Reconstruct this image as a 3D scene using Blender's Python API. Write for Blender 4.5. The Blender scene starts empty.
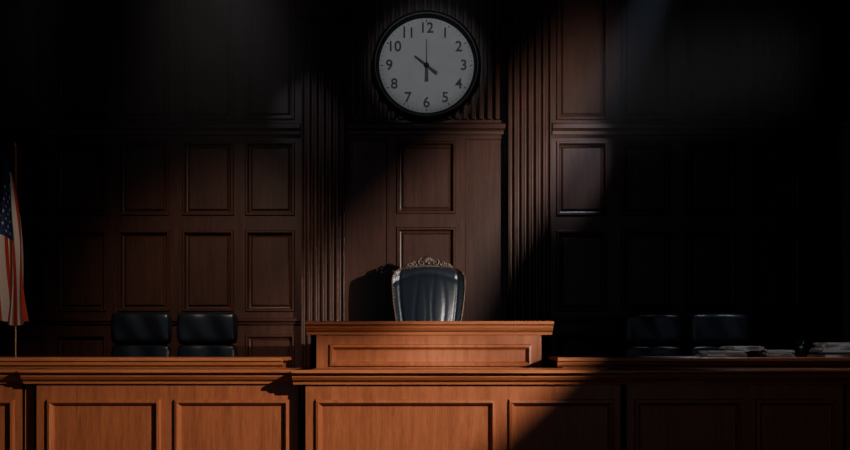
import bpy, bmesh, math, random
from mathutils import Vector, Matrix
random.seed(7)
S=bpy.context.scene
F=826.0; EYE=1.45; HOR=345
def X(p,d): return (p-425)*d/F
def Z(p,d): return EYE+(HOR-p)*d/F
# ---------------- materials ----------------
def newmat(name):
    m=bpy.data.materials.new(name); m.use_nodes=True
    nt=m.node_tree; b=nt.nodes['Principled BSDF']; return m,nt,b
def wood(name,c1,c2,rough=.4,vert=True,scale=1.0,bump=.12,spec=.4):
    m,nt,b=newmat(name); N=nt.nodes; L=nt.links
    tc=N.new('ShaderNodeTexCoord'); mp=N.new('ShaderNodeMapping')
    mp.inputs['Scale'].default_value=(9*scale,9*scale,.7*scale) if vert else (.7*scale,9*scale,9*scale)
    L.new(tc.outputs['Object'],mp.inputs['Vector'])
    n1=N.new('ShaderNodeTexNoise'); n1.inputs['Scale'].default_value=2.2; n1.inputs['Detail'].default_value=8; n1.inputs['Roughness'].default_value=.65; n1.inputs['Distortion'].default_value=.6
    L.new(mp.outputs[0],n1.inputs['Vector'])
    n2=N.new('ShaderNodeTexNoise'); n2.inputs['Scale'].default_value=16; n2.inputs['Detail'].default_value=4
    L.new(mp.outputs[0],n2.inputs['Vector'])
    mx=N.new('ShaderNodeMath'); mx.operation='MULTIPLY_ADD'; mx.inputs[1].default_value=.35
    L.new(n2.outputs['Fac'],mx.inputs[0]); 
    m2=N.new('ShaderNodeMath'); m2.operation='MULTIPLY'; m2.inputs[1].default_value=.65
    L.new(n1.outputs['Fac'],m2.inputs[0]); L.new(m2.outputs[0],mx.inputs[2])
    r=N.new('ShaderNodeValToRGB'); r.color_ramp.elements[0].position=.35; r.color_ramp.elements[1].position=.65
    r.color_ramp.elements[0].color=(*c1,1); r.color_ramp.elements[1].color=(*c2,1)
    L.new(mx.outputs[0],r.inputs[0]); L.new(r.outputs[0],b.inputs['Base Color'])
    bp=N.new('ShaderNodeBump'); bp.inputs['Strength'].default_value=bump; bp.inputs['Distance'].default_value=.01
    L.new(mx.outputs[0],bp.inputs['Height']); L.new(bp.outputs[0],b.inputs['Normal'])
    b.inputs['Roughness'].default_value=rough; b.inputs['Specular IOR Level'].default_value=spec
    return m
def plain(name,c,rough=.5,metal=0,spec=.5,bump=0,bscale=60):
    m,nt,b=newmat(name); N=nt.nodes; L=nt.links
    n=N.new('ShaderNodeTexNoise'); n.inputs['Scale'].default_value=bscale; n.inputs['Detail'].default_value=5
    tc=N.new('ShaderNodeTexCoord'); L.new(tc.outputs['Object'],n.inputs['Vector'])
    r=N.new('ShaderNodeValToRGB')
    r.color_ramp.elements[0].color=(*[v*.85 for v in c],1); r.color_ramp.elements[1].color=(*[min(1,v*1.12) for v in c],1)
    L.new(n.outputs['Fac'],r.inputs[0]); L.new(r.outputs[0],b.inputs['Base Color'])
    b.inputs['Roughness'].default_value=rough; b.inputs['Metallic'].default_value=metal; b.inputs['Specular IOR Level'].default_value=spec
    if bump:
        bp=N.new('ShaderNodeBump'); bp.inputs['Strength'].default_value=bump; bp.inputs['Distance'].default_value=.004
        L.new(n.outputs['Fac'],bp.inputs['Height']); L.new(bp.outputs[0],b.inputs['Normal'])
    return m
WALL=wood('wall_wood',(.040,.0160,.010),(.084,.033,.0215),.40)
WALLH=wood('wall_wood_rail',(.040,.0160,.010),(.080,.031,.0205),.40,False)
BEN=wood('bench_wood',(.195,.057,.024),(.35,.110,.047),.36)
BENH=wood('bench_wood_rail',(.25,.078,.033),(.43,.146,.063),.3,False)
FLOORM=wood('floor_wood',(.05,.025,.015),(.09,.045,.025),.4,False)
CEILM=plain('ceiling_plaster',(.08,.075,.07),.9)
LEA=plain('black_leather',(.014,.020,.029),.33,0,.55,.35,40)
FRAME=wood('carved_wood',(.05,.025,.015),(.11,.055,.03),.35)
BRASS=plain('brass',(.45,.32,.17),.4,1)
BRONZE=plain('antique_bronze',(.16,.125,.10),.42,.5)
BLK=plain('black_metal',(.012,.012,.014),.4,.3)
FACE=plain('clock_face',(.64,.65,.64),.6,0,.2,0,8)
INK=plain('clock_ink',(.012,.012,.014),.5)
PAPER=plain('paper',(.68,.66,.62),.8)
PAPER2=plain('book_cover',(.06,.05,.06),.5)
# ---------------- mesh builder ----------------
class MB:
    def __init__(s): s.v=[]; s.f=[]; s.m=[]; s.sm=[]
    def add(s,vs,fs,mi=0,smooth=False):
        o=len(s.v); s.v+= [tuple(v) for v in vs]
        for f in fs: s.f.append([i+o for i in f]); s.m.append(mi); s.sm.append(smooth)
    def box(s,x0,x1,y0,y1,z0,z1,mi=0,rot=None):
        vs=[(x,y,z) for x in (x0,x1) for y in (y0,y1) for z in (z0,z1)]
        if rot is not None:
            c=Vector(((x0+x1)/2,(y0+y1)/2,(z0+z1)/2)); R=Matrix.Rotation(rot,3,'Z')
            vs=[tuple(c+R@(Vector(v)-c)) for v in vs]
        s.add(vs,[(0,1,3,2),(4,6,7,5),(0,4,5,1),(2,3,7,6),(0,2,6,4),(1,5,7,3)],mi)
    def cell(s,X0,X1,Z0,Z1,a,b,c,d,y,prof,mi=0,mi2=None):
        loops=[((X0,X1,Z0,Z1),0),((a,b,c,d),0)]
        for ins,dep in prof: loops.append(((a+ins,b-ins,c+ins,d-ins),dep))
        vs=[]
        for (x0,x1,z0,z1),dep in loops:
            vs+=[(x0,y+dep,z0),(x1,y+dep,z0),(x1,y+dep,z1),(x0,y+dep,z1)]
        fs=[]
        for i in range(len(loops)-1):
            for k in range(4):
                fs.append((i*4+k,i*4+(k+1)%4,(i+1)*4+(k+1)%4,(i+1)*4+k))
        e=(len(loops)-1)*4; fs.append((e,e+1,e+2,e+3))
        s.add(vs,fs,mi)
    def exx(s,prof,x0,x1,mi=0):
        n=len(prof); vs=[(x0,y,z) for y,z in prof]+[(x1,y,z) for y,z in prof]
        fs=[(i,(i+1)%n,n+(i+1)%n,n+i) for i in range(n)]+[tuple(range(n)),tuple(range(2*n-1,n-1,-1))]
        s.add(vs,fs,mi)
    def lathe(s,prof,c,axis='z',seg=48,mi=0,smooth=True):
        vs=[];n=len(prof)
        for k in range(seg):
            a=2*math.pi*k/seg
            for r,h in prof:
                p=(r*math.cos(a),r*math.sin(a),h) if axis=='z' else ((r*math.cos(a),h,r*math.sin(a)) if axis=='y' else (h,r*math.cos(a),r*math.sin(a)))
                vs.append((p[0]+c[0],p[1]+c[1],p[2]+c[2]))
        fs=[]
        for k in range(seg):
            k2=(k+1)%seg
            for i in range(n-1): fs.append((k*n+i,k2*n+i,k2*n+i+1,k*n+i+1))
        s.add(vs,fs,mi,smooth)
    def tube(s,pts,r,mi=0,seg=10,taper=None):
        pts=[Vector(p) for p in pts]; vs=[];n=len(pts)
        for i,p in enumerate(pts):
            t=(pts[min(i+1,n-1)]-pts[max(i-1,0)]).normalized()
            up=Vector((0,1,0)) if abs(t.y)<.9 else Vector((1,0,0))
            a=t.cross(up).normalized(); b=t.cross(a).normalized()
            rr=r*(taper[i] if taper else 1)
            for k in range(seg):
                q=2*math.pi*k/seg; vs.append(tuple(p+a*rr*math.cos(q)+b*rr*math.sin(q)))
        fs=[(i*seg+k,i*seg+(k+1)%seg,(i+1)*seg+(k+1)%seg,(i+1)*seg+k) for i in range(n-1) for k in range(seg)]
        fs+=[tuple(range(seg)),tuple(range((n-1)*seg,n*seg))]
        s.add(vs,fs,mi,True)
    def ball(s,c,r,mi=0,sc=(1,1,1),seg=12):
        vs=[];fs=[];h=seg//2
        for i in range(h+1):
            t=math.pi*i/h
            for k in range(seg):
                q=2*math.pi*k/seg
                vs.append((c[0]+r*sc[0]*math.sin(t)*math.cos(q),c[1]+r*sc[1]*math.sin(t)*math.sin(q),c[2]+r*sc[2]*math.cos(t)))
        for i in range(h):
            for k in range(seg): fs.append((i*seg+k,i*seg+(k+1)%seg,(i+1)*seg+(k+1)%seg,(i+1)*seg+k))
        s.add(vs,fs,mi,True)
    def obj(s,name,mats,parent=None,bevel=0,bseg=2,sub=0,merge=True):
        me=bpy.data.meshes.new(name); me.from_pydata(s.v,[],s.f)
        for m in mats: me.materials.append(m)
        for i,p in enumerate(me.polygons): p.material_index=s.m[i]; p.use_smooth=s.sm[i]
        bm=bmesh.new(); bm.from_mesh(me)
        if merge: bmesh.ops.remove_doubles(bm,verts=bm.verts,dist=1e-5)
        bmesh.ops.recalc_face_normals(bm,faces=bm.faces); bm.to_mesh(me); bm.free()
        o=bpy.data.objects.new(name,me); S.collection.objects.link(o)
        if parent: o.parent=parent
        if bevel:
            b=o.modifiers.new('bevel','BEVEL'); b.width=bevel; b.segments=bseg; b.limit_method='ANGLE'; b.angle_limit=.6
        if sub:
            q=o.modifiers.new('sub','SUBSURF'); q.levels=sub; q.render_levels=sub
        return o
def empty(name):
    e=bpy.data.objects.new(name,None); S.collection.objects.link(e); return e
# ---------------- room ----------------
WY=9.5; W=5.6; TOP=6.6
DZ=.6; JZ=.9
def wx(p): return X(p,WY)
def wz(p): return Z(p,WY)
prof=[(.012,-.018),(.03,-.018),(.045,.03),(.058,.035),(.062,.035),(.085,.012)]
mb=MB()
rows=[(123+5,-95,-60,120),(222,133,141,216),(322,222,230,312)]
def column(c0,c1,p0,p1):
    for cb,ct,pt,pb in rows:
        mb.cell(wx(c0),wx(c1),wz(cb),wz(ct) if ct>-90 else TOP,wx(p0),wx(p1),wz(pb),wz(pt),WY,prof)
    mb.cell(wx(c0),wx(c1),.0,wz(322),wx(p0),wx(p1),.7,wz(334),WY,prof)
def rail(c0,c1): mb.cell(wx(c0),wx(c1),wz(133),wz(128),wx(c0)+.001,wx(c1)-.001,wz(133)+.001,wz(128)-.001,WY,[])
cl=[(-61,-20),( -8,44),(55,107),(118,170),(182,234),(245,295)]
edges=[-W*F/WY+425,-14,50,112.5,176,239.5,302]
for i,(a,b) in enumerate(cl): column(edges[i],edges[i+1],a,b); rail(edges[i],edges[i+1])
cr=[(556,608),(621,672),(686,738),(752,803),(816,868)]
edr=[549,614.5,679,745,809.5,W*F/WY+425]
for i,(a,b) in enumerate(cr): column(edr[i],edr[i+1],a,b); rail(edr[i],edr[i+1])
mb.cell(wx(302),wx(549),wz(128),TOP,wx(346.5),wx(504),wz(120),TOP-.2,WY,[(.001,.03)])
mb.cell(wx(302),wx(390),0,wz(128),wx(348),wx(387),.3,wz(139),WY,[(.01,.012)])
mb.cell(wx(462),wx(549),0,wz(128),wx(465),wx(503),.3,wz(139),WY,[(.01,.012)])
mb.cell(wx(390),wx(462),wz(221),wz(128),wx(396),wx(456),wz(214),wz(141),WY,prof)
mb.cell(wx(390),wx(462),0,wz(221),wx(396),wx(456),.4,wz(227),WY,prof)
mb.box(-W,W,WY+.06,WY+.2,0,TOP)
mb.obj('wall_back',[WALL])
mb=MB()
def hmould(z,x0,x1,dep=.06,h=.07):
    mb.exx([(WY-.001,z-h/2),(WY-dep*.5,z-h/2),(WY-dep*.55,z-h*.2),(WY-dep,z),(WY-dep,z+h*.35),(WY-dep*.7,z+h*.5),(WY-.001,z+h*.5)],x0,x1)
for a,b in [(-W+.06,wx(301)),(wx(347),wx(505)),(wx(552),W-.06)]: hmould(wz(129.5),a,b,.07,.13)
for a,b in [(-W+.06,wx(301)),(wx(552),W-.06)]: hmould(wz(321),a,b,.05,.07)
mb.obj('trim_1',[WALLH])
mb=MB()
x=351
while x<502:
    mb.box(wx(x),wx(x+4.5),WY-.03,WY+.025,wz(119.5),TOP-.21); x+=8
mb.obj('trim_2',[WALL],bevel=.008)
def pilaster(cx):
    mb=MB(); w=.245; y1=WY-.019; y0=WY-.12
    zt=Z(20,WY); zb=1.05
    n=6; pitch=2*w/ n
    pts=[(-w-.0,y1),(-w,y0)]
    for i in range(n):
        xa=-w+pitch*i+.014; xb=-w+pitch*(i+1)-.014
        pts.append((xa,y0))
        for k in range(1,8):
            t=math.pi*k/8; pts.append((xa+(xb-xa)*(1-math.cos(t))/2,y0+math.sin(t)*.035))
        pts.append((xb,y0))
    pts+=[(w,y0),(w,y1)]
    m=len(pts); vs=[(cx+a,b,zb) for a,b in pts]+[(cx+a,b,zt) for a,b in pts]
    mb.add(vs,[(i,(i+1)%m,m+(i+1)%m,m+i) for i in range(m)])
    for dw,za,zc,dy in [(.03,zt,zt+.04,.03),(.012,zt+.04,zt+.10,.015),(.05,zt+.10,zt+.17,.06),(.08,zt+.17,zt+.26,.09),(.02,zt+.26,TOP-.005,.04),
                        (.02,.86,1.05,.03),(.03,.602,.86,.06)]:
        mb.box(cx-w-dw,cx+w+dw,y0-dy,y1,za,zc)
    return mb.obj('pilaster',[WALL],bevel=.004)
pilaster(wx(324)); pilaster(wx(528.5))
def side_wall(name,x,sgn):
    mb=MB(); mb.box(x,x+sgn*.2,-2,WY+.2,0,TOP); 
    for i in range(9):
        y=-1.4+i*1.2
        mb.box(x-sgn*.05,x+sgn*.02,y,y+.14,0,TOP)
    for z in (.3,1.6,3.0,4.6,TOP-.15):
        mb.box(x-sgn*.04,x+sgn*.02,-2,WY,z,z+.12)
    mb.obj(name,[WALL],bevel=.01)
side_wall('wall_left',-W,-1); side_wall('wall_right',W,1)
mb=MB(); mb.box(-W,W,-2,WY+.2,-.2,0); mb.obj('floor',[FLOORM])
mb=MB(); mb.box(-W-.2,W+.2,-2,WY+.2,TOP,TOP+.2); mb.obj('ceiling',[CEILM])
mb=MB(); cx=X(850,8.9)
mb.lathe([(0,DZ+.001),(.19,DZ+.001),(.19,DZ+.15),(.15,DZ+.2),(.13,1.3),(.12,3.75),(.15,3.8),(.17,3.9),(.0,3.9)],(cx,9.0,0),seg=24)
mb.obj('column',[WALL])
# ---------------- dais ----------------
mb=MB(); mb.box(-W+.06,W-.06,7.06,WY-.02,.001,DZ); mb.obj('dais',[FLOORM])
# ---------------- front bench ----------------
bp=[(.010,-.022),(.028,-.026),(.040,-.012),(.052,.012),(.062,.014),(.066,.014)]
TZ=1.255
fb=empty('courtroom_bench')
def section(nm,x0,x1,y,panels,cl=.075,crr=.075):
    mb=MB(); zb=.0; zt=TZ-.10
    ed=[x0]
    for i in range(len(panels)-1): ed.append((panels[i][1]+panels[i+1][0])/2)
    ed.append(x1)
    for i,(a,b) in enumerate(panels):
        mb.cell(ed[i],ed[i+1],.25,zt,a,b,.42,Z(399,y),y,bp)
    mb.box(x0,x1,y+.05,7.04,.001,zt)
    mb.box(x0,x1,y-.03,y+.06,0.001,.25)
    mb.box(x0,x0+.02,y,y+.06,.25,zt); mb.box(x1-.02,x1,y,y+.06,.25,zt)
    mb.obj(nm+'_body',[BEN],fb)
    m2=MB(); l=y-.115
    m2.exx([(7.04,TZ-.03),(7.04,TZ),(l+.006,TZ),(l,TZ-.006),(l,TZ-.022),(l+.012,TZ-.028),(l+.035,TZ-.032),(l+.04,TZ-.056),(l+.06,TZ-.08),(l+.085,TZ-.095),(l+.09,TZ-.115),(y+.06,TZ-.115),(y+.06,TZ-.03)],x0-cl,x1+crr)
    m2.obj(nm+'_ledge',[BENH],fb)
yc=6.5; ys=6.62
sx=lambda p: X(p,ys)
cxx=lambda p: X(p,yc)
section('centre',cxx(303),cxx(623),yc,[(cxx(315),cxx(496)),(cxx(508),cxx(614))])
section('left',sx(34),sx(301),ys,[(sx(47),sx(161)),(sx(174),sx(290))])
section('left_wing',-W+.1,sx(22),ys+.05,[(sx(-150),sx(-90)),(sx(-75),sx(12))],.02)
section('right',sx(624),sx(846),ys,[(sx(634),sx(742)),(sx(755),sx(838))])
section('right_wing',sx(858),W-.1,ys+.05,[(sx(866),sx(960)),(sx(975),sx(1080))],.075,.02)
mb=MB()
mb.box(sx(20),sx(36),ys+.06,7.03,0.001,TZ-.01); mb.box(sx(844),sx(860),ys+.06,7.03,0.001,TZ-.01)
mb.obj('joint_posts',[BEN],fb)
# ---------------- judge's bench ----------------
jb=empty('judge_bench')
jy=7.66; JT=Z(321,7.55)
mb=MB(); x0=X(311,jy); x1=X(547,jy)
mb.cell(x0,x1,DZ+.001,JT-.09,X(329,jy),X(532,jy),Z(367,jy),Z(344,jy),jy,bp)
mb.box(x0,x1,jy+.04,jy+.10,JZ+.01,JT-.06); 
mb.box(x0,x0+.05,jy,8.25,DZ+.001,JT-.06); mb.box(x1-.05,x1,jy,8.25,DZ+.001,JT-.06)
mb.obj('body',[BEN],jb)
mb=MB(); l=7.55
mb.exx([(8.27,JT-.035),(8.27,JT),(l+.006,JT),(l,JT-.006),(l,JT-.028),(l+.015,JT-.036),(l+.035,JT-.04),(l+.04,JT-.06),(l+.06,JT-.085),(l+.09,JT-.1),(l+.095,JT-.125),(jy+.05,JT-.125),(jy+.05,JT-.035)],X(305,l),X(554,l))
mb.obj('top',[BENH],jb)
mb=MB(); mb.box(x0+.06,x1-.06,8.30,9.28,DZ+.001,JZ); mb.obj('judge_platform',[FLOORM],bevel=.005)
# ---------------- side desks ----------------
def sdesk(x0,x1):
    e=empty('side_desk'); t=Z(357.5,7.2); mb=MB(); l=7.2
    mb.exx([(7.72,t-.03),(7.72,t),(l+.006,t),(l,t-.006),(l,t-.03),(l+.02,t-.04),(l+.025,t-.065),(l+.05,t-.085),(l+.06,t-.085),(l+.06,t-.03)],x0,x1)
    mb.obj('top',[BENH],e)
    mb=MB(); mb.box(x0+.05,x1-.05,7.25,7.30,DZ+.001,t-.03); mb.box(x0+.05,x0+.10,7.3,7.7,DZ+.001,t-.03); mb.box(x1-.1,x1-.05,7.3,7.7,DZ+.001,t-.03)
    mb.obj('body',[BEN],e); return t
ST=sdesk(-W+.1,X(282,7.2)); sdesk(X(558,7.2),W-.1)
# ---------------- judge chair ----------------
jc=empty('judge_chair')
cy=8.85; ccx=X(428.5,cy); zb=JZ+.45; 
ztopc=Z(265,cy); hwT=(X(464,cy)-X(393,cy))/2
def half(v,u=1):
    h=.285+(hwT+.012-.285)*math.sin(min(1,v/.93)*math.pi/2)**1.2
    if v>.9: h-=.03*((v-.9)/.1)**2
    return h
def ztop(u): return ztopc-.030*u*u-.030*abs(u)**10+.012*math.cos(u*math.pi)
def backpt(u,v,off=0,flat=False):
    z=zb+v*(ztop(u)-zb)
    x=ccx+u*half(v)
    base=cy+.10*v
    if flat: return Vector((x,base+.07,z))
    y=base-.075*(1-abs(u)**2.5)*math.sin(math.pi*min(1,.12+v*.86))**.7 -.045*abs(u)**6
    y+=.012*math.exp(-((abs(u)-.80)/.035)**2)
    for (cu_,wd,am) in [(-.42,.06,.005),(-.12,.05,.003),(.18,.05,.004),(.50,.06,.005)]:
        y+=am*math.exp(-((u-cu_*(1-.25*v)-.05*math.sin(6*v+cu_*9))/wd)**2)*math.sin(math.pi*v)
    y+=.008*math.exp(-((v-.90+.05*u*u)/.03)**2)
    return Vector((x,y+off,z))
mb=MB(); nu,nv=64,64
vs=[];fs=[]
for j in range(nv+1):
    for i in range(nu+1): vs.append(backpt(-1+2*i/nu,j/nv))
o=len(vs)
for j in range(nv+1):
    for i in range(nu+1): vs.append(backpt(-1+2*i/nu,j/nv,0,True))
q=lambda i,j:j*(nu+1)+i
for j in range(nv):
    for i in range(nu):
        fs.append((q(i,j),q(i+1,j),q(i+1,j+1),q(i,j+1))); fs.append((o+q(i,j),o+q(i,j+1),o+q(i+1,j+1),o+q(i+1,j)))
for i in range(nu): fs.append((q(i,0),o+q(i,0),o+q(i+1,0),q(i+1,0))); fs.append((q(i,nv),q(i+1,nv),o+q(i+1,nv),o+q(i,nv)))
for j in range(nv): fs.append((q(0,j),q(0,j+1),o+q(0,j+1),o+q(0,j))); fs.append((q(nu,j),o+q(nu,j),o+q(nu,j+1),q(nu,j+1)))
mb.add(vs,fs,0,True); mb.obj('back',[LEA],jc)
mb=MB()
path=[backpt(-1,j/30,.0) for j in range(31)]+[backpt(-1+2*i/30,1,.0) for i in range(1,30)]+[backpt(1,1-j/30,.0) for j in range(31)]
mb.tube(path,.012,0)
for sg in (-1,1):
    e=backpt(sg,.985); mb.ball((e.x,e.y,e.z),.020,0)
for k in range(0,70):
    t=k/69
    L_=len(path)-1; a=t*L_; i=min(int(a),L_-1); p=path[i].lerp(path[i+1],a-i)
    c=Vector((ccx,cy,1.9)); p=p+(c-p).normalized()*.020; mb.ball((p.x,p.y-.014,p.z),.0045,1,seg=6)
def spiral(cx_,cz_,r0,turn,a0,dirn,yy,th):
    pts=[];n=26
    for k in range(n):
        t=k/(n-1); a=a0+dirn*turn*t; r=r0*(1-.85*t); pts.append((cx_+r*math.cos(a),yy,cz_+r*math.sin(a)))
    mb.tube(pts,th,2,8,[1-.4*k/(n-1) for k in range(n)])
cyy=cy+.09
for sg in (-1,1):
    spiral(ccx+sg*.075,ztopc+.035,.042,8,math.pi/2,sg*-1,cyy-.02,.011)
    spiral(ccx+sg*.145,ztopc+.014,.034,7.5,math.pi/2,sg*-1,cyy-.02,.010)
    spiral(ccx+sg*.20,ztopc+.002,.026,7,math.pi/2,sg*-1,cyy-.02,.008)
    pts=[(ccx+sg*(.01+.24*k/14),cyy,ztopc+.078*(1-k/14)**1.3+.01*math.sin(k*1.4)-.01) for k in range(15)]
    mb.tube(pts,.014,2,8)
    pts=[(ccx+sg*(.26*k/14),cyy,ztopc+.0-.012*(k/14)) for k in range(15)]
    mb.tube(pts,.018,2,8)
    for k in range(4): mb.ball((ccx+sg*(.11+.04*k),cyy-.015,ztopc+.052-.014*k),.013,2,(1,.7,1.5),8)
for k in range(7):
    a=math.radians(30+20*k); mb.tube([(ccx,cyy-.02,ztopc+.02),(ccx+.055*math.cos(a),cyy-.03,ztopc+.03+.055*math.sin(a)),(ccx+.075*math.cos(a),cyy-.015,ztopc+.03+.08*math.sin(a))],.011,2,8,[.5,1,.6])
mb.ball((ccx,cyy-.025,ztopc+.025),.02,2)
mb.obj('carved_frame',[FRAME,BRASS,BRONZE],jc)
mb=MB(); mb.box(ccx-.27,ccx+.27,8.34,8.86,JZ+.36,JZ+.5); mb.obj('seat',[LEA],jc,bevel=.05,bseg=5)
mb=MB()
for sg in (-1,1):
    xa=ccx+sg*.30
    mb.tube([(xa,8.88,JZ+.70),(xa,8.6,JZ+.70),(xa,8.42,JZ+.68),(xa,8.36,JZ+.64)],.028)
    mb.tube([(xa,8.42,JZ+.65),(xa,8.44,JZ+.5),(xa-sg*.04,8.46,JZ+.4)],.022)
mb.lathe([(0,JZ+.09),(.05,JZ+.09),(.035,JZ+.15),(.03,JZ+.38),(.0,JZ+.38)],(ccx,8.62,0))
for k in range(5):
    a=2*math.pi*k/5+.3; mb.tube([(ccx,8.62,JZ+.11),(ccx+.27*math.cos(a),8.62+.27*math.sin(a),JZ+.06)],.025)
    mb.ball((ccx+.27*math.cos(a),8.62+.27*math.sin(a),JZ+.031),.03)
mb.obj('arms_and_base',[FRAME],jc)
# ---------------- side chairs ----------------
def side_chair(px0,px1,pyt):
    e=empty('leather_chair'); d=8.3; c=(X(px0,d)+X(px1,d))/2; hw=(X(px1,d)-X(px0,d))/2; zt=Z(pyt,d); z0=DZ+.42
    def cushion(name,za,zc,ya,th,w):
        mb=MB(); n=24; vs=[];fs=[]
        def sup(t): return (1-abs(t)**5)**.35 if abs(t)<1 else 0
        for side in (-1,1):
            for j in range(n+1):
                for i in range(n+1):
                    u=-1+2*i/n; v=-1+2*j/n
                    uu=u*(1-.07*v**4*abs(u)); vv=v*(1-.10*u**4*abs(v))
                    k=sup(u)*sup(v)
                    vs.append((c+uu*w,ya+side*th*k -.03*u*u+.006*math.sin(u*7+v*2)*k*(side<0),(za+zc)/2+vv*(zc-za)/2))
        m=(n+1)*(n+1); q=lambda i,j:j*(n+1)+i
        for j in range(n):
            for i in range(n):
                fs.append((q(i,j),q(i+1,j),q(i+1,j+1),q(i,j+1))); fs.append((m+q(i,j),m+q(i,j+1),m+q(i+1,j+1),m+q(i+1,j)))
        mb.add(vs,fs,0,True); mb.obj(name,[LEA],e)
    cushion('head_cushion',zt-.33,zt,d,.075,hw)
    cushion('back_cushion',z0,zt-.315,d,.065,hw*.99)
    mb=MB(); mb.box(c-hw*.85,c+hw*.85,7.82,8.32,DZ+.38,DZ+.5); mb.obj('seat',[LEA],e,bevel=.04,bseg=4)
    mb=MB()
    for sg in (-1,1):
        xa=c+sg*(hw*.9); mb.tube([(xa,8.3,DZ+.62),(xa,8.0,DZ+.62),(xa,7.94,DZ+.58),(xa-sg*.02,7.96,DZ+.42)],.022)
    mb.lathe([(0,DZ+.08),(.05,DZ+.08),(.03,DZ+.14),(.03,DZ+.4),(0,DZ+.4)],(c,8.08,0))
    for k in range(5):
        a=2*math.pi*k/5; mb.tube([(c,8.08,DZ+.1),(c+.24*math.cos(a),8.08+.24*math.sin(a),DZ+.06)],.02); mb.ball((c+.24*math.cos(a),8.08+.24*math.sin(a),DZ+.028),.027)
    mb.obj('arms_and_base',[BLK],e)
side_chair(112,173,312); side_chair(177.5,238.5,312); side_chair(622,681,313); side_chair(687,747,313)
# ---------------- clock ----------------
ck=empty('wall_clock'); kx=wx(426.5); kz=wz(67.5); ky=WY-.036; R=.62
mb=MB(); mb.lathe([(0,ky),(R,ky),(R,ky-.06),(R-.02,ky-.085),(R-.045,ky-.09),(R-.06,ky-.075),(R-.075,ky-.05),(R-.08,ky-.03),(0,ky-.03)],(kx,0,kz),'y',96)
mb.obj('case',[BLK],ck)
mb=MB(); fy=ky-.032; mb.lathe([(0,fy),(R-.078,fy)],(kx,0,kz),'y',96,smooth=False)
mb.obj('dial',[FACE],ck)
mb=MB()
for k in range(60):
    a=math.radians(6*k); r1=.525; r0=.505 if k%5 else .495; w=.002 if k%5 else .005
    t=Vector((math.cos(a),0,-math.sin(a))); n=Vector((math.sin(a),0,math.cos(a))); c=Vector((kx,fy-.003,kz))
    mb.add([c+n*r0-t*w,c+n*r0+t*w,c+n*r1+t*w,c+n*r1-t*w],[(0,1,2,3)])
def hand(a,l0,l1,w0,w1,dy):
    a=math.radians(a); t=Vector((math.cos(a),0,-math.sin(a))); n=Vector((math.sin(a),0,math.cos(a))); c=Vector((kx,fy-dy,kz)); h=Vector((0,-.004,0))
    p=[c-n*l0-t*w0,c-n*l0+t*w0,c+n*l1+t*w1,c+n*l1-t*w1]
    mb.add(p+[v+h for v in p],[(0,1,2,3),(4,5,6,7),(0,1,5,4),(1,2,6,5),(2,3,7,6),(3,0,4,7)])
hand(180,0,.18,.016,.022,.010)
hand(0,0,.30,.007,.004,.010)
hand(-52,0,.17,.013,.008,.016)
hand(128,0,.15,.010,.018,.016)
mb.lathe([(0,fy-.03),(.026,fy-.028),(.03,fy-.01),(0.03,fy)],(kx,0,kz),'y',24)
mb.obj('hands_and_ticks',[INK],ck)
for k in range(1,13):
    cu=bpy.data.curves.new('numeral','FONT'); cu.body=str(k); cu.size=.165; cu.align_x='CENTER'; cu.align_y='CENTER'; cu.extrude=.002; cu.offset=.002
    cu.materials.append(INK); a=math.radians(30*k); r=.425
    ob=bpy.data.objects.new('numeral_%d'%k,cu); S.collection.objects.link(ob); ob.parent=ck
    ob.location=(kx+r*math.sin(a),fy-.005,kz+r*math.cos(a)); ob.rotation_euler=(math.pi/2,0,0)
# ---------------- flag ----------------
fl=empty('american_flag'); fd=7.95; fx=X(15.5,fd); zt=Z(150,fd)
mb=MB()
mb.lathe([(0,DZ+.001),(.16,DZ+.001),(.16,DZ+.03),(.10,DZ+.05),(.03,DZ+.07),(.016,DZ+.12),(.013,DZ+.2),(.013,zt),(.02,zt+.005),(.02,zt+.015),(.008,zt+.02),(.022,zt+.045),(.012,zt+.075),(0,zt+.11)],(fx,fd,0),seg=20)
mb.obj('pole',[BRASS],fl)
RED=plain('flag_red',(.50,.055,.035),.8); WHT=plain('flag_white',(.66,.56,.47),.8); BLU=plain('flag_blue',(.02,.04,.12),.8)
f0=Z(158,fd); f1=Z(326,fd)
def fpt(a,b,off=0):
    w=.06+.30*b**.55
    cxs=fx-.03+.02*b
    bot=f1+.16*abs(a-.62)**1.3
    z=f0-(.20*a*(1-b)) -b*(f0-bot)
    x=cxs+(a-.5)*w+.020*math.sin(6*b+a*7)*b+.010*math.sin(a*25)*(.5+b)
    y=fd-.06+ (.015+.055*b)*math.sin(a*math.pi*5+b*2.6)+off
    return Vector((x,y,z))
mb=MB(); nu,nv=104,120; vs=[fpt(i/nu,j/nv) for j in range(nv+1) for i in range(nu+1)]
q=lambda i,j:j*(nu+1)+i
mb.add(vs,[])
for j in range(nv):
    for i in range(nu):
        a=(i+.5)/nu; b=(j+.5)/nv
        st=int(a*13)
        mi=2 if (b<.46 and a<9/13) else (0 if st%2==0 else 1)
        mb.f.append([q(i,j),q(i+1,j),q(i+1,j+1),q(i,j+1)]); mb.m.append(mi); mb.sm.append(True)
for r in range(11):
    for c in range(9):
        if (r+c)%2: continue
        ca=(c+1)/10*(9/13); cb=(r+1)/12*.46
        for off in (-.003,.003):
            pts=[fpt(ca+(.030 if k%2==0 else .012)*math.sin(math.pi*k/5), cb-(.013 if k%2==0 else .0055)*math.cos(math.pi*k/5),off) for k in range(10)]
            mb.add([fpt(ca,cb,off)]+pts,[(0,k+1,(k+1)%10+1) for k in range(10)],1)
mb.obj('cloth',[RED,WHT,BLU],fl,merge=False)
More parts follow.
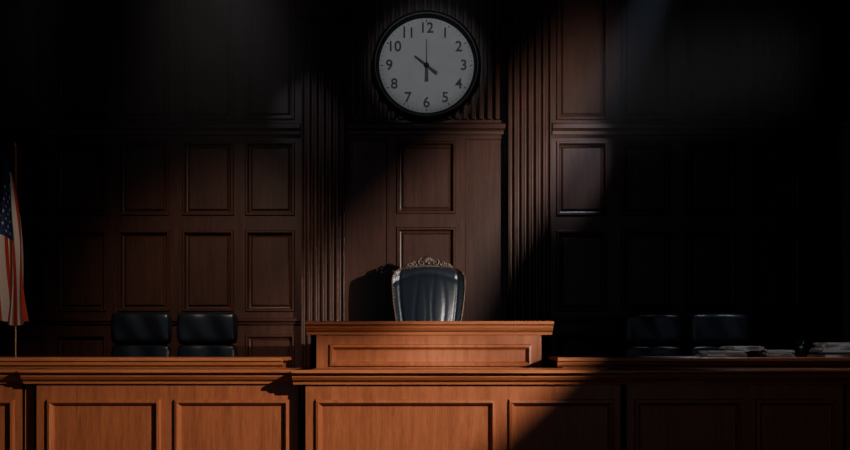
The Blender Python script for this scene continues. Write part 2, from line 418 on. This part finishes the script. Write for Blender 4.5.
# ---------------- papers and books ----------------
def papers(name,items,mats=[PAPER,PAPER2]):
    mb=MB()
    for (x,y,z0,w,dp,n,th,mi) in items:
        z=z0
        for k in range(n):
            r=random.uniform(-.25,.25); ox=random.uniform(-.02,.02)
            mb.box(x-w/2+ox,x+w/2+ox,y-dp/2,y+dp/2,z,z+th*.93,mi if mi<2 else k%2,rot=r); z+=th
    return mb.obj(name,mats)
dx=lambda p: X(p,7.45)
papers('paper_stack',[(dx(722),7.44,ST+.001,.36,.28,7,.008,0),(dx(744),7.48,ST+.058,.29,.24,6,.007,0),(dx(776),7.44,ST+.001,.24,.2,8,.008,0)])
papers('paper_stack',[(dx(830),7.44,ST+.001,.30,.26,3,.022,2),(dx(834),7.46,ST+.068,.26,.22,8,.008,0)])
papers('paper_sheet',[(dx(668),7.42,ST+.001,.5,.22,2,.003,0)])
mb=MB(); mb.lathe([(0,ST+.001),(.035,ST+.001),(.04,ST+.10),(.034,ST+.10),(.03,ST+.01),(0,ST+.01)],(dx(803),7.5,0),seg=20)
mb.tube([(dx(803)-.01,7.5,ST+.015),(dx(803)+.03,7.5,ST+.15)],.005); mb.tube([(dx(803)+.01,7.51,ST+.015),(dx(803)-.02,7.5,ST+.14)],.005)
mb.obj('pen_cup',[BLK])
# ---------------- lights ----------------
def spot(name,loc,tgt,power,col,cone,blend=.3,rad=.05):
    l=bpy.data.lights.new(name,'SPOT'); l.energy=power; l.color=col; l.spot_size=math.radians(cone); l.spot_blend=blend; l.shadow_soft_size=rad
    o=bpy.data.objects.new(name,l); S.collection.objects.link(o); o.location=loc
    o.rotation_euler=(Vector(tgt)-Vector(loc)).to_track_quat('-Z','Y').to_euler(); return o
def masked_spot(loc,poly,power,col,cone,rad=.006,dist=.5,blend=.2,tgt=None):
    """unseen light helper: lamp behind a plate whose hole shapes the beam to the polygon"""
    L0=Vector(loc); pts=[Vector(p) for p in poly]; c=sum(pts,Vector())/len(pts); ax=(c-L0).normalized()
    e=empty('masked_light')  # added off-screen light, not a fixture of the courtroom
    lo=spot('added_lamp',loc,tgt or c,power,col,cone,blend,rad); lo.parent=e
    inner=[]
    for p in pts:
        d=(p-L0); t=dist/d.dot(ax); inner.append(L0+d*t)
    cc=L0+ax*dist; n=len(inner)
    outer=[cc+(p-cc).normalized()*.62 for p in inner]
    mb=MB(); mb.add(inner+outer,[(i,(i+1)%n,n+(i+1)%n,n+i) for i in range(n)]); mb.obj('beam_mask',[BLK],e)  # unseen plate added to give the lit area its outline
    mb=MB(); prf=[(.0,-.25),(.12,-.25),(.14,-.2),(.14,-.03),(.13,-.03),(.12,-.18),(0,-.2)]  # casing made up to go around the added light
    mb.lathe(prf,(0,0,0),'z',24)
    rot=ax.to_track_quat('Z','Y').to_matrix().to_4x4(); rot.translation=L0
    mb.v=[tuple(rot@Vector(v)) for v in mb.v]
    mb.tube([L0-ax*.2,Vector((W-.06,L0.y-.1,L0.z+.1))],.03)
    mb.obj('added_casing',[BLK],e)
def wp(px,py): return (wx(px),WY,wz(py))
masked_spot((4.9,2.5,2.75),[wp(680,-60),wp(625,-60),wp(550,42),wp(455,138),wp(350,235),wp(325,258),wp(240,330),wp(240,420),wp(390,420),wp(462,330),wp(490,262),wp(546,188),wp(600,90)],2500,(1,.92,.84),50,.018,.5,.75,wp(435,250))  # added light, shaped into the diagonal band on the back wall
def bpnt(px,py,d=6.5): return (X(px,d),d,Z(py,d))
masked_spot((4.8,1.5,4.4),[bpnt(640,318),bpnt(560,270),bpnt(300,270),bpnt(-60,280),bpnt(-180,330),bpnt(-180,560),bpnt(345,580),bpnt(484,450),bpnt(574,368)],3900,(1,.88,.74),48,.012,.5,.95,(-.1,6.5,1.2))  # added light, shaped to end diagonally across the bench front
spot('wall_fill',(-1.2,5.0,5.6),wp(215,308),600,(1,.82,.68),36,1,.25)  # unseen fill added to brighten the lower left wall panels
spot('flag_fill',(-2.4,5.2,5.4),(fx,fd,Z(280,fd)),170,(1,.85,.7),18,.9,.1)  # fill light added for the flag, no fixture there
spot('clock_fill',(.3,4.6,5.9),wp(427,62),170,(.9,.94,1),15,.25,.15)  # added fill that lifts only the clock dial
spot('desk_fill',(3.7,6.5,5.4),(3.3,7.5,ST),190,(.88,.93,1),40,1,.1)  # soft overhead fill added for the papers and right-hand chairs
spot('haze_spot',(2.9,6.9,6.45),wp(570,170),800,(.62,.76,1),14,.8,.03)
spot('haze_spot',(-2.7,6.9,6.45),wp(310,130),150,(.6,.76,1),15,.9,.03)
# thin drifting haze under the ceiling
mb=MB(); mb.box(-3.7,3.0,6.2,9.2,3.1,6.55)
hz=mb.obj('haze',[])
m=bpy.data.materials.new('haze'); m.use_nodes=True; nt=m.node_tree; nt.nodes.clear(); N=nt.nodes; L=nt.links
out=N.new('ShaderNodeOutputMaterial'); vs_=N.new('ShaderNodeVolumeScatter'); L.new(vs_.outputs[0],out.inputs['Volume'])
tc=N.new('ShaderNodeTexCoord'); sp=N.new('ShaderNodeSeparateXYZ'); L.new(tc.outputs['Object'],sp.inputs[0])
mr=N.new('ShaderNodeMapRange'); mr.inputs['From Min'].default_value=3.1; mr.inputs['From Max'].default_value=4.6; mr.inputs['To Min'].default_value=0; mr.inputs['To Max'].default_value=.030
L.new(sp.outputs[2],mr.inputs['Value']); L.new(mr.outputs[0],vs_.inputs['Density'])
vs_.inputs['Color'].default_value=(.8,.88,1,1); hz.data.materials.append(m)
w=bpy.data.worlds.new('world'); S.world=w; w.use_nodes=True
w.node_tree.nodes['Background'].inputs[0].default_value=(.7,.8,1,1); w.node_tree.nodes['Background'].inputs[1].default_value=.15
# ---------------- camera ----------------
cam=bpy.data.cameras.new('camera'); co=bpy.data.objects.new('camera',cam); S.collection.objects.link(co)
co.location=(0,0,EYE); co.rotation_euler=(math.pi/2,0,0); cam.sensor_width=36; cam.lens=F*36/850; cam.shift_y=(HOR-225)/850
S.camera=co
